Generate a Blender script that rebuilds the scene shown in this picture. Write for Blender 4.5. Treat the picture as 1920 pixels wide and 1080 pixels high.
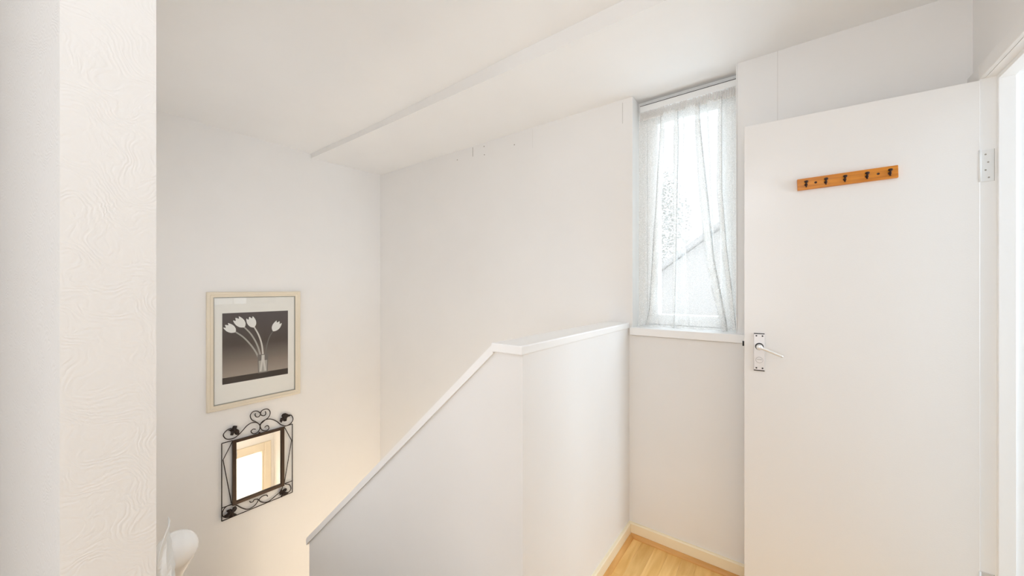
import bpy, bmesh, math, random
from mathutils import Vector, Matrix

for o in list(bpy.data.objects):
    bpy.data.objects.remove(o)
SC = bpy.context.scene
COL = SC.collection
R = math.radians

# ------------------------------------------------------------------ camera, sky, lights, exposure
cam_d = bpy.data.cameras.new('camera')
cam_d.sensor_width = 36.0
cam_d.lens = 692.0 / 1920.0 * 36.0
cam_d.clip_start = 0.02
cam = bpy.data.objects.new('camera', cam_d)
cam.location = (0, 0, 1.314)
cam.rotation_euler = (R(90), 0, R(36.87))
COL.objects.link(cam)
SC.camera = cam

SC.view_settings.view_transform = 'Standard'
SC.view_settings.look = 'None'
SC.view_settings.gamma = 1.0
SC.view_settings.use_curve_mapping = False
SC.view_settings.exposure = -0.01
SC.cycles.use_denoising = True
SC.cycles.max_bounces = 14
SC.cycles.diffuse_bounces = 10
SC.cycles.transparent_max_bounces = 24
SC.cycles.sample_clamp_indirect = 6.0
SC.cycles.caustics_reflective = False
SC.cycles.caustics_refractive = False

world = bpy.data.worlds.new('sky')
SC.world = world
world.use_nodes = True
wn = world.node_tree.nodes
wn['Background'].inputs['Color'].default_value = (0.91, 0.945, 1.0, 1)
wn['Background'].inputs['Strength'].default_value = 1.4


def light(name, kind, loc, energy, color, rot=(0, 0, 0), size=None, size_y=None, radius=None):
    d = bpy.data.lights.new(name, kind)
    d.energy = energy
    d.color = color
    if kind == 'AREA':
        d.shape = 'RECTANGLE'
        d.size = size
        d.size_y = size_y
    if radius:
        d.shadow_soft_size = radius
    o = bpy.data.objects.new(name, d)
    o.location = loc
    o.rotation_euler = rot
    COL.objects.link(o)
    return o


light('ceiling_lamp', 'POINT', (0.05, -0.05, 2.06), 6.6, (0.87, 0.925, 1.0), radius=0.12)
# fill light added behind the camera, in front of an added rear window
light('rear_fill', 'AREA', (-0.15, -1.62, 1.45), 13.8, (0.92, 0.95, 1.0), rot=(R(90), 0, 0), size=1.1, size_y=1.3)
# added fill hidden behind the near wall, brightens the stairwell
light('stair_fill', 'AREA', (-1.9, 0.16, 1.0), 6.7, (0.91, 0.94, 1.0), rot=(R(90), 0, 0), size=1.3, size_y=1.6)
# added unseen fill beyond the doorway on the right, brightens the half wall
light('doorway_fill', 'AREA', (2.15, 1.50, 1.40), 31.5, (0.76, 0.88, 1.0), rot=(0, R(90), 0), size=1.2, size_y=0.8)
# unseen fills added one floor down: lower left wall, hall wall, lower doorway
light('lower_hall_fill', 'POINT', (-1.8, 1.16, -0.85), 14.5, (1.0, 0.84, 0.63), radius=0.08)
light('stair_foot_fill', 'POINT', (-1.3, 1.17, -0.38), 3.0, (1.0, 0.92, 0.80), radius=0.06)
light('porch_fill', 'POINT', (-0.05, 1.45, -0.42), 60.0, (1.0, 0.97, 0.92), radius=0.1)
# area lamp added outside to boost the skylight through the narrow window
light('window_sky_boost', 'AREA', (-0.42, 2.30, 1.66), 8.6, (0.72, 0.87, 1.0), rot=(R(-90), 0, 0), size=0.46, size_y=1.10)
pt = light('window_portal', 'AREA', (-0.42, 2.215, 1.72), 1.0, (1, 1, 1), rot=(R(-90), 0, 0), size=0.52, size_y=1.24)
pt.data.cycles.is_portal = True

# ------------------------------------------------------------------ materials
MATS = {}


def mat(name, color, rough=0.5, metal=0.0, spec=0.5, bump=None, mottled=0.0):
    """bump = (noise scale, detail, strength, distance)"""
    if name in MATS:
        return MATS[name]
    m = bpy.data.materials.new(name)
    m.use_nodes = True
    nt = m.node_tree
    b = nt.nodes['Principled BSDF']
    b.inputs['Base Color'].default_value = (*color, 1)
    b.inputs['Roughness'].default_value = rough
    b.inputs['Metallic'].default_value = metal
    b.inputs['Specular IOR Level'].default_value = spec
    tc = nt.nodes.new('ShaderNodeTexCoord')
    if mottled:
        n = nt.nodes.new('ShaderNodeTexNoise')
        n.inputs['Scale'].default_value = 3.0
        n.inputs['Detail'].default_value = 5.0
        nt.links.new(tc.outputs['Object'], n.inputs['Vector'])
        r = nt.nodes.new('ShaderNodeMapRange')
        r.inputs['From Min'].default_value = 0.3
        r.inputs['From Max'].default_value = 0.7
        r.inputs['To Min'].default_value = 1.0 - mottled
        r.inputs['To Max'].default_value = 1.0
        nt.links.new(n.outputs['Fac'], r.inputs['Value'])
        mx = nt.nodes.new('ShaderNodeMix')
        mx.data_type = 'RGBA'
        mx.blend_type = 'MULTIPLY'
        mx.inputs['Factor'].default_value = 1.0
        mx.inputs['A'].default_value = (*color, 1)
        nt.links.new(r.outputs['Result'], mx.inputs['B'])
        nt.links.new(mx.outputs['Result'], b.inputs['Base Color'])
    if bump:
        n = nt.nodes.new('ShaderNodeTexNoise')
        n.inputs['Scale'].default_value = bump[0]
        n.inputs['Detail'].default_value = bump[1]
        nt.links.new(tc.outputs['Object'], n.inputs['Vector'])
        bp = nt.nodes.new('ShaderNodeBump')
        bp.inputs['Strength'].default_value = bump[2]
        bp.inputs['Distance'].default_value = bump[3]
        nt.links.new(n.outputs['Fac'], bp.inputs['Height'])
        nt.links.new(bp.outputs['Normal'], b.inputs['Normal'])
    MATS[name] = m
    return m


WALL = mat('wall paint', (0.848, 0.838, 0.825), 0.75, spec=0.25, bump=(26, 4, 0.10, 0.004), mottled=0.02)
CEIL = mat('ceiling paint', (0.89, 0.893, 0.895), 0.85, spec=0.2, bump=(18, 4, 0.10, 0.004), mottled=0.02)
GLOSS = mat('white gloss paint', (0.90, 0.895, 0.885), 0.30, bump=(14, 3, 0.05, 0.003))
FRAMEW = mat('window frame paint', (0.84, 0.84, 0.83), 0.35, bump=(14, 3, 0.05, 0.003))
DOORP = mat('door paint', (0.80, 0.772, 0.742), 0.24, bump=(240, 2, 0.16, 0.0012))
CREAM = mat('cream baseboard paint', (0.93, 0.83, 0.62), 0.4, bump=(30, 3, 0.1, 0.002), mottled=0.05)
STEEL = mat('satin aluminium', (0.74, 0.71, 0.69), 0.38, metal=0.55, bump=(60, 2, 0.05, 0.001))
STEELB = mat('bright aluminium', (0.84, 0.83, 0.81), 0.28, metal=0.5)
DARK = mat('dark metal and gap shade', (0.015, 0.013, 0.012), 0.7)
IRON = mat('dark wrought iron', (0.022, 0.012, 0.009), 0.42, metal=0.35, bump=(90, 3, 0.25, 0.001))
BRONZE = mat('bronzed iron', (0.045, 0.025, 0.014), 0.35, metal=0.5, bump=(40, 3, 0.25, 0.001))
MIRROR = mat('mirror glass', (0.93, 0.93, 0.92), 0.015, metal=1.0)
HINGEP = mat('painted hinge', (0.82, 0.825, 0.82), 0.35, bump=(60, 2, 0.1, 0.001))
RAILP = mat('handrail gloss paint', (0.92, 0.915, 0.905), 0.18)
CRACK = mat('plaster crack', (0.36, 0.33, 0.29), 0.9)
CRACKL = mat('faint plaster joint', (0.745, 0.73, 0.71), 0.9)
PFRAME = mat('cream picture frame', (0.80, 0.72, 0.58), 0.45, bump=(20, 3, 0.1, 0.002), mottled=0.08)
PBEAD = mat('silver frame bead', (0.50, 0.49, 0.45), 0.4, metal=0.3)
MOUNT = mat('picture mount card', (0.92, 0.90, 0.86), 0.8)
HOOKM = mat('dark bronze hook', (0.035, 0.014, 0.010), 0.4, metal=0.4)
STAIRM = mat('stair carpet', (0.55, 0.47, 0.37), 0.95, bump=(200, 2, 0.4, 0.004))


def relief_mat():
    """painted textured wallpaper: swirling leaf-like strokes in low relief"""
    m = bpy.data.materials.new('painted relief wallpaper')
    m.use_nodes = True
    nt = m.node_tree
    b = nt.nodes['Principled BSDF']
    b.inputs['Base Color'].default_value = (0.845, 0.832, 0.812, 1)
    b.inputs['Roughness'].default_value = 0.6
    b.inputs['Specular IOR Level'].default_value = 0.3
    tc = nt.nodes.new('ShaderNodeTexCoord')
    nz = nt.nodes.new('ShaderNodeTexNoise')
    nz.inputs['Scale'].default_value = 15.0
    nz.inputs['Detail'].default_value = 1.0
    nt.links.new(tc.outputs['Object'], nz.inputs['Vector'])
    mp = nt.nodes.new('ShaderNodeMix')
    mp.data_type = 'RGBA'
    mp.blend_type = 'ADD'
    mp.inputs['Factor'].default_value = 0.13
    nt.links.new(tc.outputs['Object'], mp.inputs['A'])
    nt.links.new(nz.outputs['Color'], mp.inputs['B'])
    wv = nt.nodes.new('ShaderNodeTexWave')
    wv.wave_type = 'BANDS'
    wv.bands_direction = 'DIAGONAL'
    wv.inputs['Scale'].default_value = 44.0
    wv.inputs['Distortion'].default_value = 5.0
    wv.inputs['Detail'].default_value = 2.0
    wv.inputs['Detail Scale'].default_value = 1.5
    nt.links.new(mp.outputs['Result'], wv.inputs['Vector'])
    n2 = nt.nodes.new('ShaderNodeTexNoise')
    n2.inputs['Scale'].default_value = 22.0
    n2.inputs['Detail'].default_value = 2.0
    nt.links.new(tc.outputs['Object'], n2.inputs['Vector'])
    ml = nt.nodes.new('ShaderNodeMath')
    ml.operation = 'MULTIPLY'
    nt.links.new(wv.outputs['Fac'], ml.inputs[0])
    nt.links.new(n2.outputs['Fac'], ml.inputs[1])
    bp = nt.nodes.new('ShaderNodeBump')
    bp.inputs['Strength'].default_value = 0.24
    bp.inputs['Distance'].default_value = 0.0022
    nt.links.new(ml.outputs['Value'], bp.inputs['Height'])
    nt.links.new(bp.outputs['Normal'], b.inputs['Normal'])
    return m


RELIEF = relief_mat()


def wood_mat(name, c1, c2, axis, stretch, scale, rough, vary=0.0):
    m = bpy.data.materials.new(name)
    m.use_nodes = True
    nt = m.node_tree
    b = nt.nodes['Principled BSDF']
    b.inputs['Roughness'].default_value = rough
    tc = nt.nodes.new('ShaderNodeTexCoord')
    mp = nt.nodes.new('ShaderNodeMapping')
    sc = [scale] * 3
    sc[axis] = scale / stretch
    mp.inputs['Scale'].default_value = sc
    oi = nt.nodes.new('ShaderNodeObjectInfo')
    mul = nt.nodes.new('ShaderNodeMath')
    mul.operation = 'MULTIPLY'
    mul.inputs[1].default_value = 37.0
    nt.links.new(oi.outputs['Random'], mul.inputs[0])
    cmb = nt.nodes.new('ShaderNodeCombineXYZ')
    for k in range(3):
        nt.links.new(mul.outputs['Value'], cmb.inputs[k])
    nt.links.new(cmb.outputs['Vector'], mp.inputs['Location'])
    nt.links.new(tc.outputs['Object'], mp.inputs['Vector'])
    n = nt.nodes.new('ShaderNodeTexNoise')
    n.inputs['Scale'].default_value = 1.0
    n.inputs['Detail'].default_value = 6.0
    n.inputs['Distortion'].default_value = 0.6
    nt.links.new(mp.outputs['Vector'], n.inputs['Vector'])
    cr = nt.nodes.new('ShaderNodeValToRGB')
    cr.color_ramp.elements[0].position = 0.32
    cr.color_ramp.elements[0].color = (*c1, 1)
    cr.color_ramp.elements[1].position = 0.66
    cr.color_ramp.elements[1].color = (*c2, 1)
    nt.links.new(n.outputs['Fac'], cr.inputs['Fac'])
    out = cr.outputs['Color']
    if vary:
        r = nt.nodes.new('ShaderNodeMapRange')
        r.inputs['To Min'].default_value = 1.0 - vary
        r.inputs['To Max'].default_value = 1.0 + vary * 0.4
        nt.links.new(oi.outputs['Random'], r.inputs['Value'])
        mx = nt.nodes.new('ShaderNodeMix')
        mx.data_type = 'RGBA'
        mx.blend_type = 'MULTIPLY'
        mx.inputs['Factor'].default_value = 1.0
        nt.links.new(out, mx.inputs['A'])
        nt.links.new(r.outputs['Result'], mx.inputs['B'])
        out = mx.outputs['Result']
    nt.links.new(out, b.inputs['Base Color'])
    bp = nt.nodes.new('ShaderNodeBump')
    bp.inputs['Strength'].default_value = 0.08
    bp.inputs['Distance'].default_value = 0.001
    nt.links.new(n.outputs['Fac'], bp.inputs['Height'])
    nt.links.new(bp.outputs['Normal'], b.inputs['Normal'])
    return m


LAMINATE = wood_mat('beech laminate', (0.74, 0.425, 0.12), (0.92, 0.61, 0.24), 1, 9, 26, 0.3, vary=0.07)
QUAD = wood_mat('beech edging', (0.62, 0.315, 0.085), (0.76, 0.43, 0.15), 1, 9, 30, 0.4)
QUADX = wood_mat('beech edging along the window wall', (0.62, 0.315, 0.085), (0.76, 0.43, 0.15), 0, 9, 30, 0.4)
PINE = wood_mat('varnished pine', (0.50, 0.15, 0.008), (0.72, 0.265, 0.018), 0, 16, 90, 0.3)


def cloth_mat(name, color, lo, hi, scale):
    """sheer net: woven cloth with holes between the threads"""
    m = bpy.data.materials.new(name)
    m.use_nodes = True
    nt = m.node_tree
    nt.nodes.clear()
    out = nt.nodes.new('ShaderNodeOutputMaterial')
    tr = nt.nodes.new('ShaderNodeBsdfTransparent')
    df = nt.nodes.new('ShaderNodeBsdfDiffuse')
    tl = nt.nodes.new('ShaderNodeBsdfTranslucent')
    df.inputs['Color'].default_value = (*color, 1)
    tl.inputs['Color'].default_value = (*color, 1)
    a = nt.nodes.new('ShaderNodeMixShader')
    a.inputs['Fac'].default_value = 0.16
    nt.links.new(df.outputs[0], a.inputs[1])
    nt.links.new(tl.outputs[0], a.inputs[2])
    tc = nt.nodes.new('ShaderNodeTexCoord')
    n = nt.nodes.new('ShaderNodeTexNoise')
    n.inputs['Scale'].default_value = scale
    n.inputs['Detail'].default_value = 2.0
    n.inputs['Roughness'].default_value = 0.7
    nt.links.new(tc.outputs['Object'], n.inputs['Vector'])
    r = nt.nodes.new('ShaderNodeMapRange')
    r.inputs['From Min'].default_value = 0.36
    r.inputs['From Max'].default_value = 0.64
    r.inputs['To Min'].default_value = lo
    r.inputs['To Max'].default_value = hi
    nt.links.new(n.outputs['Fac'], r.inputs['Value'])
    mx = nt.nodes.new('ShaderNodeMixShader')
    nt.links.new(r.outputs['Result'], mx.inputs['Fac'])
    nt.links.new(tr.outputs[0], mx.inputs[1])
    nt.links.new(a.outputs[0], mx.inputs[2])
    nt.links.new(mx.outputs[0], out.inputs['Surface'])
    return m


NET = cloth_mat('sheer net', (0.92, 0.92, 0.905), 0.24, 0.62, 330)
HEADING = cloth_mat('gathered heading net', (0.90, 0.88, 0.86), 0.75, 1.0, 300)
TORN = cloth_mat('torn paper', (0.84, 0.85, 0.845), 0.995, 1.0, 60)


def glass_mat():
    m = bpy.data.materials.new('window glass')
    m.use_nodes = True
    nt = m.node_tree
    nt.nodes.clear()
    out = nt.nodes.new('ShaderNodeOutputMaterial')
    tr = nt.nodes.new('ShaderNodeBsdfTransparent')
    tr.inputs['Color'].default_value = (0.985, 0.99, 0.988, 1)
    gl = nt.nodes.new('ShaderNodeBsdfGlossy')
    gl.inputs['Roughness'].default_value = 0.02
    fr = nt.nodes.new('ShaderNodeLayerWeight')      # facing term: symmetric for both sides of the thin pane
    fr.inputs['Blend'].default_value = 0.12
    ra = nt.nodes.new('ShaderNodeMapRange')
    ra.inputs['To Min'].default_value = 0.03
    ra.inputs['To Max'].default_value = 0.22
    nt.links.new(fr.outputs['Facing'], ra.inputs['Value'])
    mx = nt.nodes.new('ShaderNodeMixShader')
    nt.links.new(ra.outputs['Result'], mx.inputs['Fac'])
    nt.links.new(tr.outputs[0], mx.inputs[1])
    nt.links.new(gl.outputs[0], mx.inputs[2])
    nt.links.new(mx.outputs[0], out.inputs['Surface'])
    return m


GLASS = glass_mat()


# ------------------------------------------------------------------ mesh helpers
def obj(name, bm, m, parent=None, smooth=False):
    bmesh.ops.recalc_face_normals(bm, faces=bm.faces)
    me = bpy.data.meshes.new(name)
    bm.to_mesh(me)
    bm.free()
    for x in (m if isinstance(m, (list, tuple)) else [m]):
        me.materials.append(x)
    if smooth:
        for p in me.polygons:
            p.use_smooth = True
    o = bpy.data.objects.new(name, me)
    COL.objects.link(o)
    if parent:
        o.parent = parent
    return o


def tag(o, label, cat, group=None):
    o['label'] = label
    o['category'] = cat
    if group:
        o['group'] = group
    return o


def struct(name, bm, m, label=None, smooth=False):
    o = obj(name, bm, m, None, smooth)
    o['kind'] = 'structure'
    if label:
        o['label'] = label
    return o


def thing(name, label, cat, loc=(0, 0, 0), rotz=0.0, group=None):
    o = bpy.data.objects.new(name, None)
    COL.objects.link(o)
    o.location = loc
    o.rotation_euler = (0, 0, rotz)
    o.empty_display_size = 0.1
    return tag(o, label, cat, group)


def add_box(bm, x0, x1, y0, y1, z0, z1, bevel=0.0):
    r = bmesh.ops.create_cube(bm, size=1.0)
    vs = r['verts']
    bmesh.ops.scale(bm, vec=(x1 - x0, y1 - y0, z1 - z0), verts=vs)
    bmesh.ops.translate(bm, vec=((x0 + x1) / 2, (y0 + y1) / 2, (z0 + z1) / 2), verts=vs)
    if bevel:
        es = list({e for v in vs for e in v.link_edges})
        bmesh.ops.bevel(bm, geom=es, offset=bevel, segments=2, affect='EDGES', profile=0.5)


def box(*a, bevel=0.0):
    bm = bmesh.new()
    add_box(bm, *a, bevel=bevel)
    return bm


def add_prism(bm, pts, axis, a, b):
    """extrude a 2-D outline along axis (0 x, 1 y, 2 z) from a to b"""
    def put(p, t):
        q = [p[0], p[1]]
        q.insert(axis, t)
        return bm.verts.new(q)
    lo = [put(p, a) for p in pts]
    hi = [put(p, b) for p in pts]
    bm.faces.new(lo)
    bm.faces.new(hi)
    n = len(pts)
    for i in range(n):
        j = (i + 1) % n
        bm.faces.new((lo[i], lo[j], hi[j], hi[i]))


def prism(pts, axis, a, b):
    bm = bmesh.new()
    add_prism(bm, pts, axis, a, b)
    return bm


def catmull(pts, n=6):
    if len(pts) < 3:
        return [Vector(p) for p in pts]
    P = [Vector(p) for p in pts]
    P = [P[0] * 2 - P[1]] + P + [P[-1] * 2 - P[-2]]
    out = []
    for i in range(1, len(P) - 2):
        p0, p1, p2, p3 = P[i - 1:i + 3]
        for k in range(n):
            t = k / n
            out.append(0.5 * ((2 * p1) + (p2 - p0) * t + (2 * p0 - 5 * p1 + 4 * p2 - p3) * t * t
                              + (3 * p1 - p0 - 3 * p2 + p3) * t ** 3))
    out.append(P[-2])
    return out


def add_tube(bm, pts, r, seg=8, taper=None):
    P = [Vector(p) for p in pts]
    rings = []
    nrm = None
    for i, p in enumerate(P):
        t = (P[min(i + 1, len(P) - 1)] - P[max(i - 1, 0)]).normalized()
        if nrm is None:
            nrm = t.orthogonal().normalized()
        else:
            nrm = (nrm - t * nrm.dot(t)).normalized()
        bi = t.cross(nrm)
        rr = r if taper is None else r * taper[i]
        rings.append([bm.verts.new(p + (nrm * math.cos(2 * math.pi * k / seg) + bi * math.sin(2 * math.pi * k / seg)) * rr)
                      for k in range(seg)])
    for a, b in zip(rings, rings[1:]):
        for k in range(seg):
            j = (k + 1) % seg
            bm.faces.new((a[k], a[j], b[j], b[k]))
    bm.faces.new(rings[0])
    bm.faces.new(list(reversed(rings[-1])))


def tube(pts, r, seg=8, taper=None):
    bm = bmesh.new()
    add_tube(bm, pts, r, seg, taper)
    return bm


def add_lathe(bm, prof, mtx, seg=24):
    """prof: (radius, height) along local z, mtx places it"""
    rings = []
    for r, z in prof:
        if r < 1e-6:
            rings.append([bm.verts.new(mtx @ Vector((0, 0, z)))])
        else:
            rings.append([bm.verts.new(mtx @ Vector((r * math.cos(2 * math.pi * k / seg), r * math.sin(2 * math.pi * k / seg), z)))
                          for k in range(seg)])
    for a, b in zip(rings, rings[1:]):
        for k in range(seg):
            j = (k + 1) % seg
            if len(a) == 1 and len(b) > 1:
                bm.faces.new((a[0], b[j], b[k]))
            elif len(b) == 1 and len(a) > 1:
                bm.faces.new((a[k], a[j], b[0]))
            elif len(a) > 1:
                bm.faces.new((a[k], a[j], b[j], b[k]))
    for rg in (rings[0], rings[-1]):
        if len(rg) > 2:
            bm.faces.new(rg)


def lathe(prof, mtx, seg=24):
    bm = bmesh.new()
    add_lathe(bm, prof, mtx, seg)
    return bm


# ------------------------------------------------------------------ dimensions (metres, camera above the landing floor)
XL = -2.961      # picture wall
YW = 1.9588      # window wall
XR = 0.5042      # wall with the doorway
XH = -0.6835     # landing face of the half wall
YF = 0.9684      # stair face of the half wall
YFB = 1.0784     # far face of the sloped wall
YB = 1.3525      # front of the lowered ceiling strip
ZC = 2.335
ZLOW = -2.65     # floor one storey down
NX, NY0, NY1 = -0.83, 0.034, 0.1342   # end of the wall beside the stairs
WX0, WX1 = -0.669, -0.1884            # window opening

# ------------------------------------------------------------------ room shell
b = bmesh.new()
add_box(b, XL - 0.15, XL, -0.6, YW + 0.25, ZLOW - 0.2, 2.6)
struct('wall_left', b, WALL)

b = bmesh.new()
YO = YW + 0.26
add_box(b, XL, WX0, YW, YO, ZLOW - 0.2, 2.6)
add_box(b, WX0, WX1, YW, YO, ZLOW - 0.2, 1.062)
add_box(b, WX1, 2.3, YW, YO, ZLOW - 0.2, 2.6)
wall_back = struct('wall_back', b, WALL)

# plasterboard joints and chips on the window wall
def crack(x0, x1, z0, z1, m):
    obj('crack', box(x0, x1, YW - 0.0007, YW + 0.001, z0, z1), m, wall_back)


crack(-1.8236, -1.8200, 2.262, 2.327, CRACK)
crack(-1.3060, -1.3040, 2.205, 2.325, CRACKL)
crack(-0.7210, -0.7199, 2.205, 2.318, CRACK)
crack(-0.0400, -0.0370, 2.01, 2.336, CRACKL)
for px, pz in ((-1.715, 2.310), (-1.712, 2.251), (-1.45, 2.26), (-1.98, 2.27)):
    obj('crack', lathe([(0.0, -0.0008), (0.004, -0.0006), (0.005, 0.001)], Matrix.Translation((px, YW, pz)) @ Matrix.Rotation(R(90), 4, 'X') @ Matrix.Rotation(R(180), 4, 'X'), 7), CRACK, wall_back)

# lowered ceiling strip over the window side
b = bmesh.new()
add_prism(b, [(YB, 2.318), (YW, ZC), (YO, ZC), (YO, 2.6), (YB, 2.6)], 0, XL, 2.3)
bk = struct('ceiling_bulkhead', b, [CEIL, WALL])
for p in bk.data.polygons:
    if p.normal.y < -0.9:
        p.material_index = 1      # narrow front face painted in the darker wall colour to stand in for shade

# main ceiling, slightly bowed
b = bmesh.new()
prof = [(XL, 2.353), (-2.4, 2.353), (-2.0, 2.356), (-1.45, 2.370), (-0.97, 2.383), (-0.48, 2.388), (0.2, 2.39), (2.3, 2.39)]
b_low0 = [b.verts.new((x, -1.75, z)) for x, z in prof]
b_low1 = [b.verts.new((x, YB, z)) for x, z in prof]
b_up0 = [b.verts.new((x, -1.75, 2.6)) for x, z in prof]
b_up1 = [b.verts.new((x, YB, 2.6)) for x, z in prof]
for i in range(len(prof) - 1):
    b.faces.new((b_low0[i], b_low0[i + 1], b_low1[i + 1], b_low1[i]))
    b.faces.new((b_up0[i], b_up1[i], b_up1[i + 1], b_up0[i + 1]))
    b.faces.new((b_low0[i], b_up0[i], b_up0[i + 1], b_low0[i + 1]))
    b.faces.new((b_low1[i], b_low1[i + 1], b_up1[i + 1], b_up1[i]))
b.faces.new((b_low0[0], b_low1[0], b_up1[0], b_up0[0]))
b.faces.new((b_low0[-1], b_up0[-1], b_up1[-1], b_low1[-1]))
struct('ceiling', b, CEIL)

# wall beside the stairs: its end face is what the camera passes; the room side runs off at a slight angle
SPL = R(6)
ex, ey = XL - NX, (XL - NX) * math.tan(SPL)
b = bmesh.new()
add_prism(b, [(NX, NY0), (NX, NY1), (XL, NY1), (XL, NY0 + ey)], 2, ZLOW - 0.2, 2.6)
wall_near = struct('wall_near', b, RELIEF)

# wall with the doorway
DY0, DY1, DZ = 1.205, 1.875, 2.005     # rough opening
b = bmesh.new()
add_box(b, XR, XR + 0.11, -1.75, DY0, 0, 2.6)
add_box(b, XR, XR + 0.11, DY1, YW, 0, 2.6)
add_box(b, XR, XR + 0.11, DY0, DY1, DZ, 2.6)
struct('wall_right', b, WALL)

# rear wall of the landing, with a window added to house the fill light
b = bmesh.new()
add_box(b, XL, -0.75, -1.85, -1.75, ZLOW, 2.6)
add_box(b, 0.45, 2.3, -1.85, -1.75, ZLOW, 2.6)
add_box(b, -0.75, 0.45, -1.85, -1.75, ZLOW, 0.75)
add_box(b, -0.75, 0.45, -1.85, -1.75, 2.15, 2.6)
struct('wall_rear', b, WALL)
b = bmesh.new()
for x0, x1, z0, z1 in ((-0.75, -0.70, 0.75, 2.15), (0.40, 0.45, 0.75, 2.15), (-0.175, -0.125, 0.80, 2.10), (-0.70, 0.40, 0.75, 0.80), (-0.70, 0.40, 2.10, 2.15)):
    add_box(b, x0, x1, -1.83, -1.77, z0, z1, 0.004)
w2 = struct('added_window', b, FRAMEW)
obj('pane', box(-0.70, -0.175, -1.803, -1.797, 0.80, 2.10), GLASS, w2)  # left pane of the added window
obj('pane', box(-0.125, 0.40, -1.803, -1.797, 0.80, 2.10), GLASS, w2)  # right pane of the added window
struct('wall_side', box(XL - 0.1, XL, -1.85, -0.25, 0, 2.6), WALL)

# bathroom behind the doorway
b = bmesh.new()
add_box(b, 2.2, 2.3, -1.75, YW, 0, 2.6)
struct('wall_bathroom', b, WALL)

# landing floor: slab and laminate strips
b = bmesh.new()
add_box(b, -0.8, 2.3, YF, YW, -0.25, -0.010)
add_box(b, -0.8, 2.3, -1.85, YF, -0.25, -0.010)
add_box(b, XL, -0.8, -1.85, NY0 + ey - 0.02, -0.25, -0.010)
floor = struct('floor', b, STAIRM)
random.seed(4)
SW = 0.0645


def plank_mesh(length):
    bm = bmesh.new()
    w, l, h, e = SW / 2 - 0.0001, length / 2 - 0.0001, 0.010, 0.00035
    lo = [bm.verts.new(p) for p in ((-w, -l, 0), (w, -l, 0), (w, l, 0), (-w, l, 0))]
    mi = [bm.verts.new(p) for p in ((-w, -l, h - e), (w, -l, h - e), (w, l, h - e), (-w, l, h - e))]
    hi = [bm.verts.new(p) for p in ((-w + e, -l + e, h), (w - e, -l + e, h), (w - e, l - e, h), (-w + e, l - e, h))]
    for a, c in ((lo, mi), (mi, hi)):
        for k in range(4):
            j = (k + 1) % 4
            bm.faces.new((a[k], a[j], c[j], c[k]))
    bm.faces.new(hi)
    me = bpy.data.meshes.new('plank')
    bm.to_mesh(me)
    bm.free()
    me.materials.append(LAMINATE)
    return me


PM = {L: plank_mesh(L) for L in (0.30, 0.38, 0.46)}
x = XH + 0.012
while x + SW < XR:
    y = YW - 0.012 - random.choice((0.0, 0.07, 0.13, 0.2))
    first = YW - 0.012 - y
    L = 0.30
    y = YW - 0.012 + random.choice((-0.01, 0.05, 0.12, 0.2)) * 0
    seq = [random.choice((0.30, 0.38, 0.46)) for _ in range(12)]
    for L in seq:
        if y - L < -1.7:
            break
        o = bpy.data.objects.new('plank', PM[L])
        COL.objects.link(o)
        o.parent = floor
        o.location = (x + SW / 2, y - L / 2, -0.010)
        y -= L
    x += SW

# half wall: level part along the landing, sloped part along the stairs
b = bmesh.new()
add_box(b, -0.7995, XH, YF, YW, -0.25, 1.098)
add_prism(b, [(-0.7995, 1.0935), (-2.139, -0.102), (-2.139, ZLOW - 0.2), (-0.7995, ZLOW - 0.2)], 1, YF, YFB)
struct('wall_balustrade', b, WALL)

b = box(-0.806, XH + 0.004, YF - 0.012, YW, 1.098, 1.129, bevel=0.004)
struct('trim_1', b, GLOSS, 'white board capping the half wall')
sl = 0.8925
b = bmesh.new()
th = 0.034
add_prism(b, [(-0.800, 1.092), (-0.800, 1.092 + th), (-2.150, 1.092 + th - 1.350 * sl), (-2.158, 1.092 + th - 1.358 * sl - 0.012),
              (-2.152, 1.092 - 1.352 * sl - 0.006), (-2.139, 1.092 - 1.339 * sl)], 1, YF - 0.010, YFB + 0.03)
struct('trim_2', b, GLOSS, 'sloped white capping running down the stair wall')

# baseboards and quadrant edging in the landing corner
b = bmesh.new()
add_prism(b, [(YW, 0.0), (YW - 0.014, 0.0), (YW - 0.014, 0.064), (YW - 0.010, 0.069), (YW, 0.069)], 0, XH, XR)
struct('baseboard_back', b, CREAM)
b = bmesh.new()
add_prism(b, [(XH, 0.0), (XH + 0.014, 0.0), (XH + 0.014, 0.064), (XH + 0.010, 0.069), (XH, 0.069)], 1, YF, YW - 0.0145)
struct('baseboard_side', b, CREAM)


def quad_profile(s, r=0.018):
    return [(0, 0)] + [(s * r * math.cos(t), r * math.sin(t)) for t in [math.pi / 2 * k / 6 for k in range(7)]]


b = bmesh.new()
add_prism(b, [(YW - 0.014 + p, q) for p, q in quad_profile(-1)], 0, XH + 0.015, XR)
struct('trim_3', b, QUADX, 'beech quadrant edging along the window wall', smooth=False)
b = bmesh.new()
add_prism(b, [(XH + 0.014 + p, q) for p, q in quad_profile(1)], 1, YF, YW - 0.0335)
struct('trim_4', b, QUAD, 'beech quadrant edging along the half wall')

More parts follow.
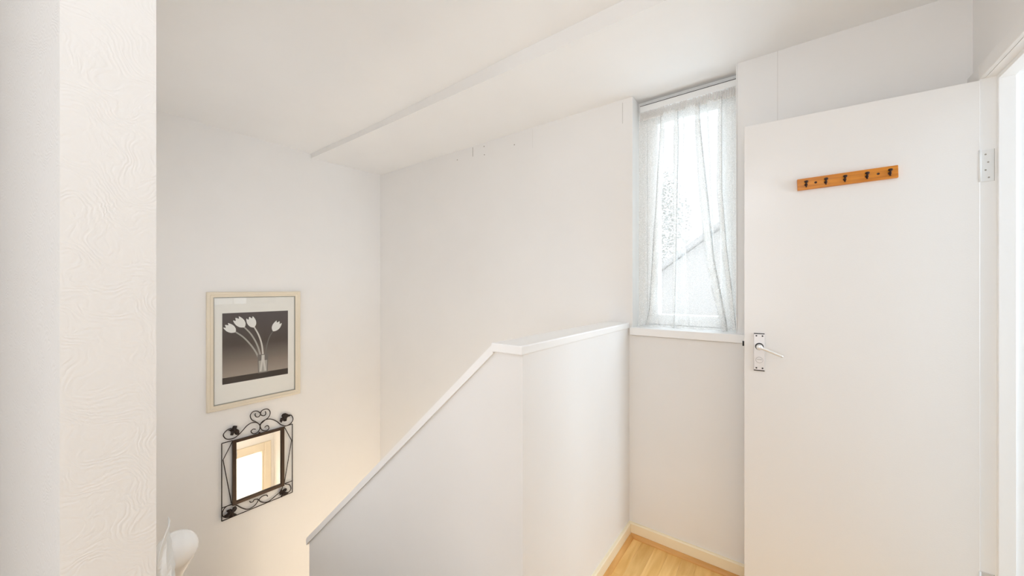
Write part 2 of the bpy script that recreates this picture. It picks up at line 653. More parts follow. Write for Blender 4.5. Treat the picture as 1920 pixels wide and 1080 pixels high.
# stairs going down behind the near wall, half landing, lower flight, lower hall
b = bmesh.new()
for k in range(6):
    xa = -0.80 - 0.2235 * k
    add_box(b, xa - 0.2235 - 0.02, xa, NY1, YF, -0.2 * (k + 1) - 0.2, -0.2 * (k + 1))
add_box(b, XL, -2.141, NY1, YW, -1.6, -1.4)
for k in range(6):
    xa = -2.141 + 0.2235 * k
    add_box(b, xa, xa + 0.2235 + 0.02, YFB, YW, -1.4 - 0.2 * (k + 1) - 0.2, -1.4 - 0.2 * (k + 1))
struct('stairs', b, STAIRM)
struct('floor_hall', box(XL, 2.3, NY1, YW, ZLOW - 0.1, ZLOW), STAIRM)
# wall closing the lower hall, with its doorway
LX = -0.60
b = bmesh.new()
add_box(b, LX, LX + 0.12, YF, 1.13, ZLOW, -0.25)
add_box(b, LX, LX + 0.12, 1.87, YW, ZLOW, -0.25)
add_box(b, LX, LX + 0.12, 1.13, 1.87, -0.70, -0.25)
struct('wall_hall', b, WALL)
struct('wall_under', box(-0.7995, 2.3, NY1, YF, ZLOW, -0.25), WALL)
struct('wall_porch', box(0.9, 1.0, YF, YW, ZLOW, -0.25), WALL)
dl = bmesh.new()
for y0, y1, z0, z1 in ((1.85, 1.925, ZLOW, -0.63), (1.075, 1.15, ZLOW, -0.63), (1.15, 1.85, -0.72, -0.63)):
    add_box(dl, LX - 0.018, LX, y0, y1, z0, z1, 0.004)
for y0, y1, z0, z1 in ((1.83, 1.87, ZLOW, -0.70), (1.13, 1.17, ZLOW, -0.70), (1.17, 1.83, -0.74, -0.70)):
    add_box(dl, LX, LX + 0.12, y0, y1, z0, z1)
struct('door_2', dl, PFRAME, 'cream frame of the doorway in the lower hall')

# ------------------------------------------------------------------ window
# white lined reveal
b = bmesh.new()
add_box(b, WX0 + 0.0005, WX0 + 0.004, YW - 0.003, YW + 0.10, 1.105, ZC - 0.0005)
add_box(b, WX1 - 0.004, WX1 - 0.0005, YW - 0.003, YW + 0.10, 1.105, ZC - 0.0005)
struct('trim_5', b, FRAMEW, 'white lining of the window reveal')
b = bmesh.new()
add_box(b, -0.674, -0.135, YW - 0.024, YW + 0.10, 1.066, 1.105, 0.003)
struct('trim_6', b, GLOSS, 'white painted window board under the net curtain')

FY0, FY1 = YW + 0.10, YW + 0.165
b = bmesh.new()
for x0, x1, z0, z1 in ((WX0, WX0 + 0.045, 1.115, ZC - 0.05), (WX1 - 0.03, WX1, 1.115, ZC - 0.05), (WX0, WX1, ZC - 0.05, ZC), (WX0, WX1, 1.06, 1.115)):
    add_box(b, x0, x1, FY0, FY1 + 0.04, z0, z1, 0.003)
win = struct('window_1', b, FRAMEW)
b = bmesh.new()
sx0, sx1, sz0, sz1 = WX0 + 0.046, WX1 - 0.031, 1.117, ZC - 0.052
for x0, x1, z0, z1 in ((sx0, sx0 + 0.058, sz0, sz1), (sx1 - 0.050, sx1, sz0, sz1), (sx0 + 0.058, sx1 - 0.050, sz1 - 0.085, sz1), (sx0 + 0.058, sx1 - 0.050, sz0, sz0 + 0.055)):
    add_box(b, x0, x1, FY0 + 0.012, FY1 + 0.02, z0, z1, 0.004)
obj('sash', b, FRAMEW, win)
obj('pane', box(sx0 + 0.05, sx1 - 0.04, FY1 - 0.012, FY1 - 0.008, sz0 + 0.05, sz1 - 0.08), GLASS, win)

# curtain rail board fixed under the head of the frame
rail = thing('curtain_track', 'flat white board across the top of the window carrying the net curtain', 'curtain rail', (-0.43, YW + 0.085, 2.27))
obj('board', box(-0.220, 0.238, -0.012, 0.012, 0.0, 0.033, bevel=0.002), FRAMEW, rail)
obj('gap_shade_strip', box(-0.220, 0.238, -0.0122, 0.0115, 0.0332, 0.0350), DARK, rail)  # dark strip painted in for the shade of the gap above the board

# net curtain: one sheet with folds doubled over on themselves
YC = YW + 0.070
CZ0, CZ1 = 1.110, 2.232


def lerp_at(tab, z):
    for (z0, v0), (z1, v1) in zip(tab, tab[1:]):
        if z <= z1 or (z1, v1) == tab[-1]:
            t = min(1, max(0, (z - z0) / (z1 - z0)))
            return [a + (c - a) * t for a, c in zip(v0, v1)]


# (height, (centre x, half width of the fold)) from the hem upwards
FOLDS = [
    [(1.11, (-0.612, 0.008)), (1.2, (-0.585, 0.016)), (1.6, (-0.560, 0.018)), (2.1, (-0.535, 0.012)), (2.24, (-0.532, 0.008))],
    [(1.11, (-0.475, 0.004)), (1.5, (-0.470, 0.009)), (2.1, (-0.463, 0.013)), (2.24, (-0.463, 0.008))],
    [(1.11, (-0.405, 0.003)), (1.6, (-0.425, 0.003)), (2.24, (-0.428, 0.004))],
    [(1.11, (-0.245, 0.015)), (1.25, (-0.272, 0.018)), (1.45, (-0.308, 0.020)), (1.75, (-0.335, 0.021)), (2.1, (-0.362, 0.014)), (2.24, (-0.365, 0.010))],
    [(1.11, (-0.236, 0.004)), (1.45, (-0.288, 0.003)), (1.8, (-0.306, 0.0035)), (2.24, (-0.322, 0.003))],
    [(1.11, (-0.205, 0.008)), (1.25, (-0.220, 0.011)), (1.5, (-0.248, 0.012)), (1.8, (-0.268, 0.013)), (2.24, (-0.264, 0.008))],
]
rows = 46
grid = []
for j in range(rows + 1):
    z = CZ0 + (CZ1 - CZ0) * j / rows
    nodes = [(-0.655, 0.0)]
    for i, f in enumerate(FOLDS):
        c, w = lerp_at(f, z)
        g = -1 if i % 2 else 1
        nodes += [(c + w, 0.008 * g), (c - w, 0.004 * g), (c + 0.9 * w, 0.0), (c - 0.92 * w, -0.004 * g), (c + w, -0.008 * g)]
    nodes.append((-0.178, 0.0))
    row = []
    hem = max(0.0, 1 - (z - CZ0) / 0.07)
    for a, (n0, n1) in enumerate(zip(nodes, nodes[1:])):
        ns = 9 if a % 5 == 0 else 3
        for k in range(ns):
            t = k / ns
            u = n0[0] + (n1[0] - n0[0]) * t
            ts = t * t * (3 - 2 * t)
            v = n0[1] + (n1[1] - n0[1]) * ts
            v += 0.0025 * math.sin(u * 150 + 2 * math.sin(z * 3)) + 0.002 * math.sin(u * 310 + z)
            v -= hem * (0.012 + 0.012 * math.sin(u * 95)) + 0.0
            zz = z + hem * 0.004 * math.sin(u * 60 + 1)
            row.append((u, YC + v, zz))
    row.append((nodes[-1][0], YC, z))
    grid.append(row)
b = bmesh.new()
vr = [[b.verts.new(p) for p in row] for row in grid]
for r0, r1 in zip(vr, vr[1:]):
    for k in range(len(r0) - 1):
        b.faces.new((r0[k], r0[k + 1], r1[k + 1], r1[k]))
curtain = obj('net_curtain', b, NET, smooth=True)
tag(curtain, 'sheer white net curtain hanging in soft folds over the narrow window', 'curtain')
# gathered heading: fine upright pleats with a frill standing above them
b = bmesh.new()
NP = 150
rs = []
random.seed(11)
for zz, amp in ((2.222, 0.003), (2.230, 0.005), (2.262, 0.005), (2.268, 0.003)):
    rs.append([])
for k in range(NP + 1):
    u = -0.645 + (0.467) * k / NP
    s = (1 if k % 2 else -1)
    top = random.uniform(-0.004, 0.007)
    for q, (zz, amp) in enumerate(((2.218, 0.002), (2.228, 0.0055), (2.258, 0.0055), (2.263 + top, 0.003))):
        rs[q].append(b.verts.new((u + random.uniform(-0.0006, 0.0006), YC - 0.006 + s * amp, zz)))
for r0, r1 in zip(rs, rs[1:]):
    for k in range(NP):
        b.faces.new((r0[k], r0[k + 1], r1[k + 1], r1[k]))
obj('heading', b, HEADING, curtain)

# ------------------------------------------------------------------ doorway lining, architrave, door
HX, HY, DA = 0.4922, 1.852, R(4.5)
LY = 1.857
b = bmesh.new()
add_box(b, XR - 0.012, XR + 0.122, LY, DY1, 0, 2.0)            # hinge jamb
add_box(b, XR - 0.012, XR + 0.122, DY0, DY0 + 0.018, 0, 2.0)   # lock jamb
add_box(b, XR, XR + 0.122, DY0 + 0.018, LY, 1.986, 2.0)  # head
frame = struct('trim_7', b, GLOSS, 'white lining of the doorway')
b = bmesh.new()
add_box(b, 0.527, 0.562, LY - 0.013, LY, 0, 1.973, 0.001)
add_box(b, 0.527, 0.562, DY0 + 0.018, DY0 + 0.031, 0, 1.973, 0.001)
add_box(b, 0.527, 0.562, DY0 + 0.018, LY, 1.973, 1.986, 0.001)
obj('door_stop', b, GLOSS, frame)
b = bmesh.new()
add_box(b, XR - 0.0125, XR - 0.0002, DY1 - 0.012, YW, 0.07, 2.033, 0.002)
add_box(b, XR - 0.0125, XR - 0.0002, DY0 - 0.045, DY0 + 0.012, 0, 2.033, 0.002)
add_box(b, XR - 0.0125, XR - 0.0002, DY0 + 0.012, DY1 - 0.012, 1.987, 2.033, 0.002)
obj('architrave', b, WALL, frame)
obj('caulk_line', box(XR - 0.0012, XR + 0.0004, DY0, DY1 + 0.03, 2.0332, 2.0346), CRACKL, frame)


def frame_hinge(z0, z1):
    h = obj('hinge', box(0.4945, 0.5215, LY - 0.0022, LY + 0.001, z0, z1, bevel=0.0006), HINGEP, frame)
    obj('hinge_edge', box(0.5215, 0.5225, LY - 0.0012, LY + 0.001, z0, z1), CRACK, h)
    for q, (fx, fz) in enumerate(((0.35, 0.85), (0.55, 0.6), (0.35, 0.36), (0.6, 0.12))):
        hx, hz = 0.4945 + 0.027 * fx, z0 + (z1 - z0) * fz
        obj('screw', lathe([(0.0, 0.0), (0.0022, 0.0), (0.0026, -0.0006)],
                           Matrix.Translation((hx, LY - 0.0026, hz)) @ Matrix.Rotation(R(90), 4, 'X'), 10), CRACK, h)
    kn = bmesh.new()
    add_tube(kn, [(0.4915, LY - 0.0035, z0), (0.4915, LY - 0.0035, z1)], 0.0035, 10)
    obj('knuckle', kn, HINGEP, h, smooth=True)
    return h


frame_hinge(1.655, 1.757)
hb = frame_hinge(0.30, 0.402)
hb.data = hb.data.copy()
hb.data.materials[0] = STEEL

# the open door; local x runs from the hinge to the leading edge, local y out of the visible face
door = obj('door_1', box(0.0, 0.642, -0.036, 0.0, 0.006, 1.982, bevel=0.0015), DOORP)
door['kind'] = 'structure'
door['label'] = 'plain white flush door standing open against the window wall'
door.matrix_world = Matrix.Translation((HX, HY, 0)) @ Matrix(((-math.cos(DA), math.sin(DA), 0, 0), (-math.sin(DA), -math.cos(DA), 0, 0), (0, 0, 1, 0), (0, 0, 0, 1)))


def face(px, pz, py=0.0):       # lathe axis along local +y
    return Matrix.Translation((px, py, pz)) @ Matrix.Rotation(R(-90), 4, 'X')


plate = obj('handle_plate', box(0.5715, 0.6090, 0.0, 0.0045, 0.977, 1.131, bevel=0.0012), STEEL, door)
for zc in (1.1285, 0.9795):
    obj('plate_end', box(0.5725, 0.6085, 0.001, 0.0056, zc - 0.0018, zc + 0.0018, bevel=0.0005), DARK, plate)
for px, pz in ((0.6000, 1.1195), (0.5795, 1.1195), (0.6000, 0.9890), (0.5795, 0.9890)):
    obj('screw', lathe([(0.0031, 0.0040), (0.0031, 0.0052), (0.0, 0.0055)], face(px, pz), 12), DARK, plate)
obj('thumb_turn', lathe([(0.0115, 0.0040), (0.0115, 0.0056), (0.0108, 0.0062), (0.0, 0.0062)], face(0.5900, 1.0215), 28), STEEL, plate, smooth=False)
bt = bmesh.new()
add_box(bt, 0.5815, 0.5985, 0.0060, 0.0082, 1.0228, 1.0240, 0.0003)
obj('thumb_slot', bt, CRACK, plate)
bt = bmesh.new()
for k in range(28):
    t0, t1 = 2 * math.pi * k / 28, 2 * math.pi * (k + 1) / 28
    vs = []
    for t in (t0, t1):
        for rr in (0.0113, 0.0123):
            vs.append(bt.verts.new((0.59 + rr * math.cos(t), 0.0058, 1.0215 + rr * math.sin(t))))
    bt.faces.new((vs[0], vs[1], vs[3], vs[2]))
bmesh.ops.remove_doubles(bt, verts=bt.verts, dist=1e-5)
obj('thumb_rim', bt, CRACK, plate)
obj('rose', lathe([(0.0145, 0.0040), (0.0145, 0.0065), (0.0, 0.0065)], face(0.590, 1.0765), 28), DARK, plate)
bl = bmesh.new()
add_lathe(bl, [(0.0112, 0.006), (0.0112, 0.030), (0.0105, 0.0345), (0.0085, 0.037), (0.0, 0.0375)], face(0.590, 1.0765), 24)
lp = [(0.590, 0.030, 1.0765), (0.577, 0.031, 1.072), (0.559, 0.031, 1.0645), (0.536, 0.030, 1.0545), (0.514, 0.029, 1.0455)]
add_tube(bl, catmull(lp, 5), 0.0054, 12, taper=[1.15 - 0.35 * k / 20 for k in range(21)])
obj('lever', bl, STEELB, door, smooth=True)
obj('latch', box(0.642, 0.6485, -0.024, -0.012, 1.072, 1.092, bevel=0.001), DARK, door)

# pine rail with five hooks on the door
M_door = door.matrix_world.copy()
rack = thing('hook_rail', 'short varnished pine rail with five dark hooks on the white door', 'coat hooks')
rack.matrix_world = M_door @ Matrix.Translation((0.329, 0.0, 1.7155)) @ Matrix.Rotation(R(1.4), 4, 'Y')
obj('board', box(-0.139, 0.139, 0.0, 0.013, -0.0215, 0.0215, bevel=0.0015), PINE, rack)
for u in (0.113, 0.055, 0.0015, -0.058, -0.117):
    hk = bmesh.new()
    add_lathe(hk, [(0.0050, 0.0125), (0.0050, 0.0140), (0.0034, 0.0150), (0.0, 0.0150)], face(u, -0.004), 14)
    add_tube(hk, catmull([(u, 0.0135, -0.004), (u, 0.0185, -0.0035), (u, 0.0215, 0.000), (u, 0.0225, 0.004)], 4), 0.0026, 8)
    add_lathe(hk, [(0.0, -0.0050), (0.0046, -0.0036), (0.0066, 0.0), (0.0052, 0.0034), (0.0, 0.0050)], Matrix.Translation((u, 0.0225, 0.0060)), 14)
    add_tube(hk, catmull([(u, 0.0140, -0.005), (u, 0.0165, -0.0105), (u, 0.0195, -0.0125)], 4), 0.0024, 8)
    obj('hook', hk, HOOKM, rack, smooth=True)
for u in (0.084, -0.088):
    obj('screw', lathe([(0.0042, 0.0125), (0.0040, 0.0136), (0.0, 0.0142)], face(u, 0.0), 14), HOOKM, rack)

# ------------------------------------------------------------------ framed print on the picture wall
# local x to the right (world +y), local y up, local z out of the wall
pic = thing('framed_picture', 'cream framed monochrome print of white flowers in a glass, above the iron mirror', 'picture')
pic.matrix_world = Matrix(((0, 0, 1, XL), (1, 0, 0, 0.988), (0, 1, 0, 0.9045), (0, 0, 0, 1)))
PW, PH = 0.279, 0.3835
FW = 0.034


def frame_bm(w, h, fw, z0, z1, lip):
    bm = bmesh.new()
    loops = [(w, h, z0), (w, h, z1 - 0.003), (w - 0.003, h - 0.003, z1), (w - fw * 0.45, h - fw * 0.45, z1), (w - fw * 0.6, h - fw * 0.6, z1 - 0.004),
             (w - fw, h - fw, z1 - lip), (w - fw, h - fw, z0)]
    rings = [[bm.verts.new((sx * a, sy * c, z)) for sx, sy in ((-1, -1), (1, -1), (1, 1), (-1, 1))] for a, c, z in loops]
    for r0, r1 in zip(rings, rings[1:] + rings[:1]):
        for k in range(4):
            j = (k + 1) % 4
            bm.faces.new((r0[k], r0[j], r1[j], r1[k]))
    return bm


obj('frame', frame_bm(PW, PH, FW, 0.0, 0.022, 0.006), PFRAME, pic)
obj('bead', frame_bm(PW - FW, PH - FW, 0.006, 0.005, 0.015, 0.004), PBEAD, pic)
obj('mount', box(-PW + 0.02, PW - 0.02, -PH + 0.02, PH - 0.02, 0.002, 0.008), MOUNT, pic)


def print_mat(name, c):
    return mat(name, c, 0.65, spec=0.25)


def backdrop_mat():
    """printed grey backdrop: darker at the top, paler towards the table edge"""
    m = bpy.data.materials.new('printed backdrop')
    m.use_nodes = True
    nt = m.node_tree
    bs = nt.nodes['Principled BSDF']
    bs.inputs['Roughness'].default_value = 0.6
    bs.inputs['Specular IOR Level'].default_value = 0.25
    tc = nt.nodes.new('ShaderNodeTexCoord')
    sp = nt.nodes.new('ShaderNodeSeparateXYZ')
    nt.links.new(tc.outputs['Object'], sp.inputs[0])
    mr = nt.nodes.new('ShaderNodeMapRange')
    mr.inputs['From Min'].default_value = -0.175
    mr.inputs['From Max'].default_value = 0.24
    nt.links.new(sp.outputs['Y'], mr.inputs['Value'])
    cr = nt.nodes.new('ShaderNodeValToRGB')
    e = cr.color_ramp.elements
    e[0].position, e[0].color = 0.0, (0.36, 0.30, 0.255, 1)
    e[1].position, e[1].color = 1.0, (0.085, 0.068, 0.070, 1)
    q = e.new(0.25); q.color = (0.20, 0.16, 0.135, 1)
    q = e.new(0.5); q.color = (0.065, 0.047, 0.040, 1)
    nt.links.new(mr.outputs['Result'], cr.inputs['Fac'])
    nt.links.new(cr.outputs['Color'], bs.inputs['Base Color'])
    return m


IW, IZ0, IZ1 = 0.197, -0.222, 0.2435   # printed area (x half width, bottom, top)
img = obj('print', box(-IW, IW, IZ0, IZ1, 0.0080, 0.0084), [backdrop_mat()], pic)
PBLACK = print_mat('printed dark table', (0.022, 0.012, 0.009))
PWHITE = print_mat('printed white petal', (0.88, 0.87, 0.85))
PGREY = print_mat('printed grey stem', (0.42, 0.40, 0.37))
PGLASS = print_mat('printed glass', (0.17, 0.15, 0.14))
PLIGHT = print_mat('printed pale stem', (0.66, 0.64, 0.61))


def flat(name, pts, m, z):
    bm = bmesh.new()
    add_prism(bm, pts, 2, z, z + 0.00025)
    obj(name, bm, m, img)


flat('printed_table', [(-IW, IZ0), (IW, IZ0), (IW, IZ0 + 0.042), (-IW, IZ0 + 0.042)], PBLACK, 0.0084)


def strip(pts, w0, w1, m, z, name='printed_stem'):
    P = catmull([(x, y, 0) for x, y in pts], 6)
    L, Rr = [], []
    for i, p in enumerate(P):
        t = (P[min(i + 1, len(P) - 1)] - P[max(i - 1, 0)]).normalized()
        w = (w0 + (w1 - w0) * i / (len(P) - 1)) / 2
        L.append((p.x - t.y * w, p.y + t.x * w))
        Rr.append((p.x + t.y * w, p.y - t.x * w))
    flat(name, L + Rr[::-1], m, z)


def blossom(cx, cy, ang, s, z):
    """plain rounded cup-shaped flower"""
    prof = [(-0.004, -0.03), (-0.016, -0.018), (-0.022, 0.0), (-0.021, 0.018), (-0.016, 0.032), (-0.009, 0.022), (0.0, 0.036), (0.009, 0.022), (0.016, 0.032), (0.021, 0.018), (0.022, 0.0), (0.016, -0.018), (0.004, -0.03)]
    ca, sa = math.cos(ang), math.sin(ang)
    P = catmull([(x * s, y * s, 0) for x, y in prof], 3)
    flat('printed_petal', [(cx + p.x * ca - p.y * sa, cy + p.x * sa + p.y * ca) for p in P], PWHITE, z)


strip([(0.030, -0.13), (-0.015, -0.02), (-0.075, 0.07), (-0.135, 0.125)], 0.011, 0.008, PGREY, 0.0087)
strip([(0.034, -0.13), (0.005, 0.0), (-0.035, 0.09), (-0.085, 0.155)], 0.011, 0.008, PGREY, 0.0087)
strip([(0.040, -0.13), (0.030, 0.0), (0.010, 0.08), (-0.020, 0.145)], 0.011, 0.008, PLIGHT, 0.0088)
strip([(0.044, -0.13), (0.056, -0.02), (0.075, 0.06), (0.105, 0.11)], 0.008, 0.006, PGLASS, 0.0087)
blossom(-0.152, 0.140, R(48), 1.15, 0.0090)
blossom(-0.098, 0.175, R(38), 1.25, 0.0091)
blossom(-0.032, 0.172, R(20), 1.2, 0.0092)
blossom(0.118, 0.132, R(-32), 1.2, 0.0092)
flat('printed_glass', [(0.006, -0.185), (0.064, -0.185), (0.068, -0.055), (0.002, -0.055)], PGLASS, 0.0089)
flat('printed_glass_water', [(0.011, -0.178), (0.059, -0.178), (0.061, -0.098), (0.009, -0.098)], PGREY, 0.0092)
strip([(0.020, -0.172), (0.030, -0.10), (0.032, -0.06)], 0.012, 0.010, PLIGHT, 0.0095)
strip([(0.050, -0.172), (0.040, -0.10), (0.040, -0.06)], 0.012, 0.010, PLIGHT, 0.0096)
obj('glazing', box(-PW + FW + 0.003, PW - FW - 0.003, -PH + FW + 0.003, PH - FW - 0.003, 0.0115, 0.0125), GLASS, pic)

# ------------------------------------------------------------------ wrought-iron mirror
mir = thing('wall_mirror', 'small mirror in a black wrought-iron frame with scrolls and leaves', 'mirror')
MY, MZ = 1.000, 0.05
mir.matrix_world = Matrix(((0, 0, 1, XL), (1, 0, 0, MY), (0, 1, 0, MZ), (0, 0, 0, 1)))


def L2(pts, z):
    return [(p[0] - MY, p[1] - MZ, z) for p in pts]


def rod(name, pts, r=0.0030, z=0.014, smoothed=True):
    P = catmull(L2(pts, z), 6) if smoothed else [Vector(p) for p in L2(pts, z)]
    return obj(name, tube(P, r, 8), IRON, mir, smooth=True)


fx0, fx1, fz0, fz1 = 0.8435, 1.1575, -0.128, 0.302
gx0, gx1, gz0, gz1 = 0.8655, 1.1365, -0.108, 0.284
b = bmesh.new()
for x0, x1, y0, y1 in ((fx0, gx0, fz0, fz1), (gx1, fx1, fz0, fz1), (gx0, gx1, gz1, fz1), (gx0, gx1, fz0, gz0)):
    add_box(b, x0 - MY, x1 - MY, y0 - MZ, y1 - MZ, 0.004, 0.020, 0.001)
obj('mirror_frame', b, BRONZE, mir)
obj('glass', box(gx0 - 0.004 - MY, gx1 + 0.004 - MY, gz0 - 0.004 - MZ, gz1 + 0.004 - MZ, 0.005, 0.009), MIRROR, mir)
ox0, ox1, oz0, oz1 = 0.7865, 1.2130, -0.201, 0.304
for p in ([(ox0, oz1), (ox0, oz0)], [(ox1, oz1), (ox1, oz0)], [(ox0, oz0), (ox1, oz0)], [(ox0, oz1), (fx0, oz1)], [(fx1, oz1), (ox1, oz1)], [(ox0, -0.116), (fx0, -0.116)], [(fx1, -0.116), (ox1, -0.116)]):
    rod('bar', p, 0.0030, smoothed=False)
for p in ([(0.8443, 0.298), (0.7935, 0.194), (0.8390, -0.110)], [(1.1590, 0.298), (1.2075, 0.186), (1.1580, -0.112)]):
    rod('brace', p, 0.0027, smoothed=False)
SCROLLS = {
    'heart_scroll': [
        [(1.0034, 0.3615), (0.9805, 0.3871), (0.9558, 0.4082), (0.9453, 0.4396), (0.9593, 0.4619), (0.984, 0.4619), (1.0034, 0.4443), (1.0056, 0.4313), (0.9948, 0.4194), (0.9805, 0.4233), (0.9734, 0.4401), (0.9783, 0.4486)],
        [(1.0034, 0.3615), (1.0311, 0.3825), (1.0569, 0.4004), (1.0667, 0.4272), (1.0569, 0.4526), (1.0384, 0.4616), (1.0164, 0.4574), (1.007, 0.4433), (1.0092, 0.4286), (1.0237, 0.418), (1.0369, 0.4227), (1.0384, 0.439), (1.0347, 0.4459)]],
    'spiral': [
        [(1.0034, 0.3615), (1.002, 0.3329), (0.989, 0.3138), (0.9698, 0.3099), (0.9558, 0.3184), (0.9502, 0.334), (0.9628, 0.3432), (0.9769, 0.3381)],
        [(1.0034, 0.3615), (1.0077, 0.3353), (1.0201, 0.3174), (1.0421, 0.3081), (1.0569, 0.3162), (1.0569, 0.333), (1.0458, 0.3431), (1.0311, 0.3341)]],
    'scroll_arm': [
        [(1.0034, 0.3615), (0.9805, 0.3839), (0.9523, 0.3888), (0.9246, 0.3767), (0.8973, 0.3487), (0.8706, 0.3253), (0.8443, 0.3163), (0.812, 0.3245), (0.7961, 0.3491), (0.7993, 0.3674), (0.8184, 0.3833), (0.8378, 0.3868)],
        [(1.0034, 0.3615), (1.0164, 0.3784), (1.0384, 0.3871), (1.0719, 0.381), (1.1061, 0.3567), (1.1372, 0.3219), (1.1688, 0.3050), (1.201, 0.3119), (1.2173, 0.338), (1.2091, 0.3668), (1.1929, 0.3783), (1.1728, 0.3812)]],
    'lower_scroll': [
        [(0.8443, -0.1200), (0.8706, -0.1393), (0.8973, -0.1679), (0.9314, -0.1923), (0.9663, -0.1884), (0.9876, -0.1696), (0.9912, -0.1523), (0.9698, -0.145), (0.9628, -0.1541), (0.9488, -0.1541), (0.9418, -0.1428)],
        [(1.1480, -0.1300), (1.1333, -0.1594), (1.0985, -0.1783), (1.0607, -0.1962), (1.0311, -0.1926), (1.0056, -0.1738), (0.9984, -0.1581), (1.0092, -0.1464), (1.0274, -0.1421), (1.0443, -0.1472), (1.051, -0.1594)],
        [(0.8443, -0.1191), (0.8088, -0.1181), (0.7905, -0.1439), (0.793, -0.1725), (0.812, -0.1897), (0.8345, -0.196)],
        [(1.1648, -0.1211), (1.1929, -0.1374), (1.2026, -0.1679), (1.1929, -0.1856), (1.1688, -0.1924), (1.1411, -0.1931)]],
}
for nm, lst in SCROLLS.items():
    for p in lst:
        rod(nm, p, 0.0030)
obj('joint', lathe([(0.0, -0.006), (0.0055, -0.004), (0.0055, 0.004), (0.0, 0.006)], Matrix.Translation((1.0034 - MY, 0.3615 - MZ, 0.014)), 12), IRON, mir, smooth=True)
obj('rivet', lathe([(0.0, -0.004), (0.006, -0.002), (0.006, 0.002), (0.0, 0.004)], Matrix.Translation((1.0 - MY, 0.307 - MZ, 0.014)), 12), IRON, mir, smooth=True)
LEAVES = [
    [(0.8184, 0.381), (0.8378, 0.3829), (0.8475, 0.3996), (0.8706, 0.3928), (0.8653, 0.3761), (0.8772, 0.3669), (0.8826, 0.3493), (0.8739, 0.3321), (0.8587, 0.3409), (0.8541, 0.3542), (0.8475, 0.3405), (0.8313, 0.3441), (0.8332, 0.367)],
    [(1.201, 0.369), (1.1688, 0.3971), (1.1489, 0.399), (1.1372, 0.3866), (1.1434, 0.3745), (1.1294, 0.3673), (1.1294, 0.3475), (1.1387, 0.3361), (1.1466, 0.3538), (1.1529, 0.3424), (1.1704, 0.3409), (1.1768, 0.3626), (1.1848, 0.3752)],
    [(0.7993, -0.1679), (0.8184, -0.1617), (0.8101, -0.1459), (0.8281, -0.1405), (0.8423, -0.1497), (0.8475, -0.1364), (0.864, -0.1402), (0.8673, -0.1616), (0.8541, -0.1711), (0.8521, -0.178), (0.8673, -0.1933), (0.8541, -0.1987), (0.8248, -0.1961), (0.7993, -0.1834)],
    [(1.1231, -0.1636), (1.1333, -0.1482), (1.1434, -0.1527), (1.145, -0.1646), (1.1545, -0.1488), (1.1728, -0.155), (1.1728, -0.1681), (1.1608, -0.1741), (1.1808, -0.1847), (1.1808, -0.1934), (1.1411, -0.2030), (1.1333, -0.1939), (1.1434, -0.1812), (1.1294, -0.1835)],
]
for pts in LEAVES:
    c = Vector((sum(p[0] for p in pts) / len(pts), sum(p[1] for p in pts) / len(pts), 0))
    ring = catmull([(p[0], p[1], 0) for p in pts + pts[:1]], 3)[:-1]
    b = bmesh.new()
    cf = b.verts.new((c.x - MY, c.y - MZ, 0.024))
    cb = b.verts.new((c.x - MY, c.y - MZ, 0.020))
    rf = [b.verts.new((p.x - MY, p.y - MZ, 0.018 + 0.003 * math.sin(k * 1.7))) for k, p in enumerate(ring)]
    rb = [b.verts.new((p.x - MY, p.y - MZ, 0.0162 + 0.003 * math.sin(k * 1.7))) for k, p in enumerate(ring)]
    n = len(ring)
    for k in range(n):
        j = (k + 1) % n
        b.faces.new((cf, rf[k], rf[j]))
        b.faces.new((cb, rb[j], rb[k]))
        b.faces.new((rf[k], rb[k], rb[j], rf[j]))
    obj('leaf', b, IRON, mir)

# ------------------------------------------------------------------ handrail and torn paper beside the wall end
hr = thing('handrail', 'thick round white handrail with domed end beside the near wall', 'handrail', (-0.937, 0.184, 0.823))
ang = R(42)
dv = Vector((-math.cos(ang), 0, -math.sin(ang)))
b = bmesh.new()
RR = 0.034
pts, tp = [], []
for k in range(9):
    t = math.pi / 2 * k / 8
    pts.append(dv * (RR * (1 - math.sin(t)) * -1 + 0.0) * -1)
    tp.append(max(0.02, math.cos(math.pi / 2 - t)))
pts = [dv * (RR * (1 - math.cos(math.pi / 2 * k / 9))) for k in range(1, 10)]
tp = [max(0.05, math.sin(math.pi / 2 * k / 9)) for k in range(1, 10)]
pts += [dv * (RR + 0.3 * k) for k in range(1, 7)]
tp += [1.0] * 6
add_tube(b, pts, RR, 28, taper=tp)
obj('rail', b, RAILP, hr, smooth=True)
for d in (0.30, 1.2):
    p = dv * d
    obj('bracket', tube(catmull([(p.x, p.y, p.z - 0.02), (p.x, p.y - 0.005, p.z - 0.055), (p.x, NY1 - 0.184 + 0.002, p.z - 0.06)], 5), 0.007, 10), STEEL, hr, smooth=True)

# torn strip of lining paper peeling off the end of the wall
random.seed(8)
b = bmesh.new()
L = []
N = 40
for k in range(N + 1):
    t = k / N
    z = 0.60 + 0.322 * t
    k2 = max(0.0, (t - 0.80) / 0.20)
    w = 0.0225 * (1 - k2) ** 0.9 + 0.0010
    w += random.uniform(-0.0014, 0.0014) if k2 < 0.9 else 0
    lean = 0.0165 * k2 ** 1.5
    row = []
    for q in range(5):
        s = q / 4
        yy = NY1 + 0.0012 + lean + w * s
        xx = NX - 0.012 - 0.012 * math.sin(s * 2.2 + t * 5) + 0.002 * math.sin(17 * t + 3 * q)
        row.append(b.verts.new((xx, yy, z + random.uniform(-0.0012, 0.0012))))
    L.append(row)
for r0, r1 in zip(L, L[1:]):
    for q in range(4):
        b.faces.new((r0[q], r0[q + 1], r1[q + 1], r1[q]))
flap = obj('torn_paper', b, TORN)
tag(flap, 'torn strip of greyish white paper curling off the wall end beside the handrail', 'paper')
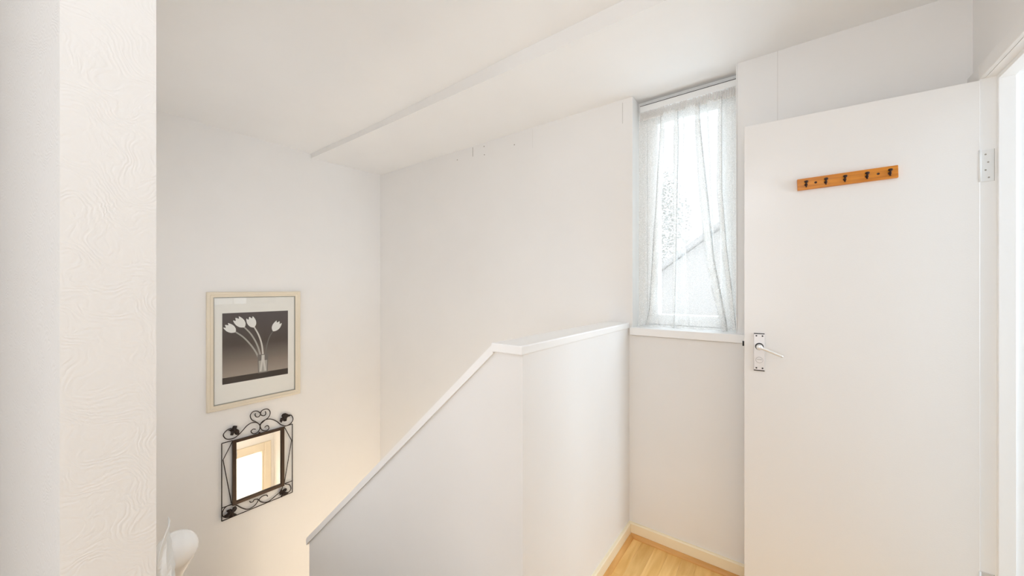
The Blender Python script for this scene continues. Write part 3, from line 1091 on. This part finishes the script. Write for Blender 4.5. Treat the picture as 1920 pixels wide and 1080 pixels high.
sm = flap.modifiers.new('thickness', 'SOLIDIFY')
sm.thickness = 0.0008

# ------------------------------------------------------------------ outside the window
EXTW = mat('pale house render', (0.86, 0.86, 0.84), 0.9, bump=(12, 4, 0.2, 0.01))
EXTR = mat('grey roof tile', (0.70, 0.71, 0.71), 0.85, bump=(30, 3, 0.4, 0.02))
BOUNCE = mat('pale bounce ground', (0.52, 0.51, 0.49), 0.95, bump=(30, 4, 0.5, 0.05))  # unseen ground made pale to bounce light up onto the ceiling
TREE = mat('tree leaves', (0.36, 0.39, 0.33), 0.8)
BARK = mat('tree bark', (0.16, 0.13, 0.10), 0.9, bump=(20, 4, 0.5, 0.02))
struct('ground', box(-60, 60, 2.6, 90, ZLOW - 0.3, ZLOW - 0.15), BOUNCE)
house = thing('house', 'pale neighbouring house with a grey roof seen dimly through the net curtain', 'house', (-1.2, 13.0, ZLOW - 0.15))
b = bmesh.new()
add_prism(b, [(-2.6, 0), (2.6, 0), (2.6, 4.4), (0, 6.3), (-2.6, 4.4)], 1, 0, 7)
obj('wall', b, EXTW, house)
b = bmesh.new()
for s in (-1, 1):
    add_prism(b, [(s * 3.0, 4.15), (0, 6.34), (0, 6.50), (s * 3.05, 4.27)], 1, -0.25, 7.25)
obj('roof', b, EXTR, house)
tree = thing('tree', 'pale leafy tree seen through the net curtain, left of the house gable', 'tree', (-5.6, 17.0, ZLOW - 0.15))
obj('trunk', tube([(0, 0, 0), (0.05, 0, 3), (0.0, 0.1, 6)], 0.22, 10, taper=[1.2, 0.9, 0.5]), BARK, tree, smooth=True)
random.seed(2)
b = bmesh.new()
for k in range(7000):
    a1, a2 = random.uniform(0, 2 * math.pi), math.acos(random.uniform(-1, 1))
    rr = random.uniform(0.35, 1.0) ** 0.6
    p = Vector((2.3 * rr * math.sin(a2) * math.cos(a1), 2.0 * rr * math.sin(a2) * math.sin(a1), 7.0 + 3.0 * rr * math.cos(a2)))
    m3 = Matrix.Rotation(random.uniform(0, 6.28), 3, 'Z') @ Matrix.Rotation(random.uniform(0, 3.14), 3, 'X')
    vs = [b.verts.new(p + m3 @ Vector(q)) for q in ((-0.06, 0, 0), (0, -0.028, 0.006), (0.06, 0, 0), (0, 0.028, 0.006))]
    b.faces.new(vs)
lv = obj('foliage', b, TREE, tree)
lv['kind'] = 'stuff'
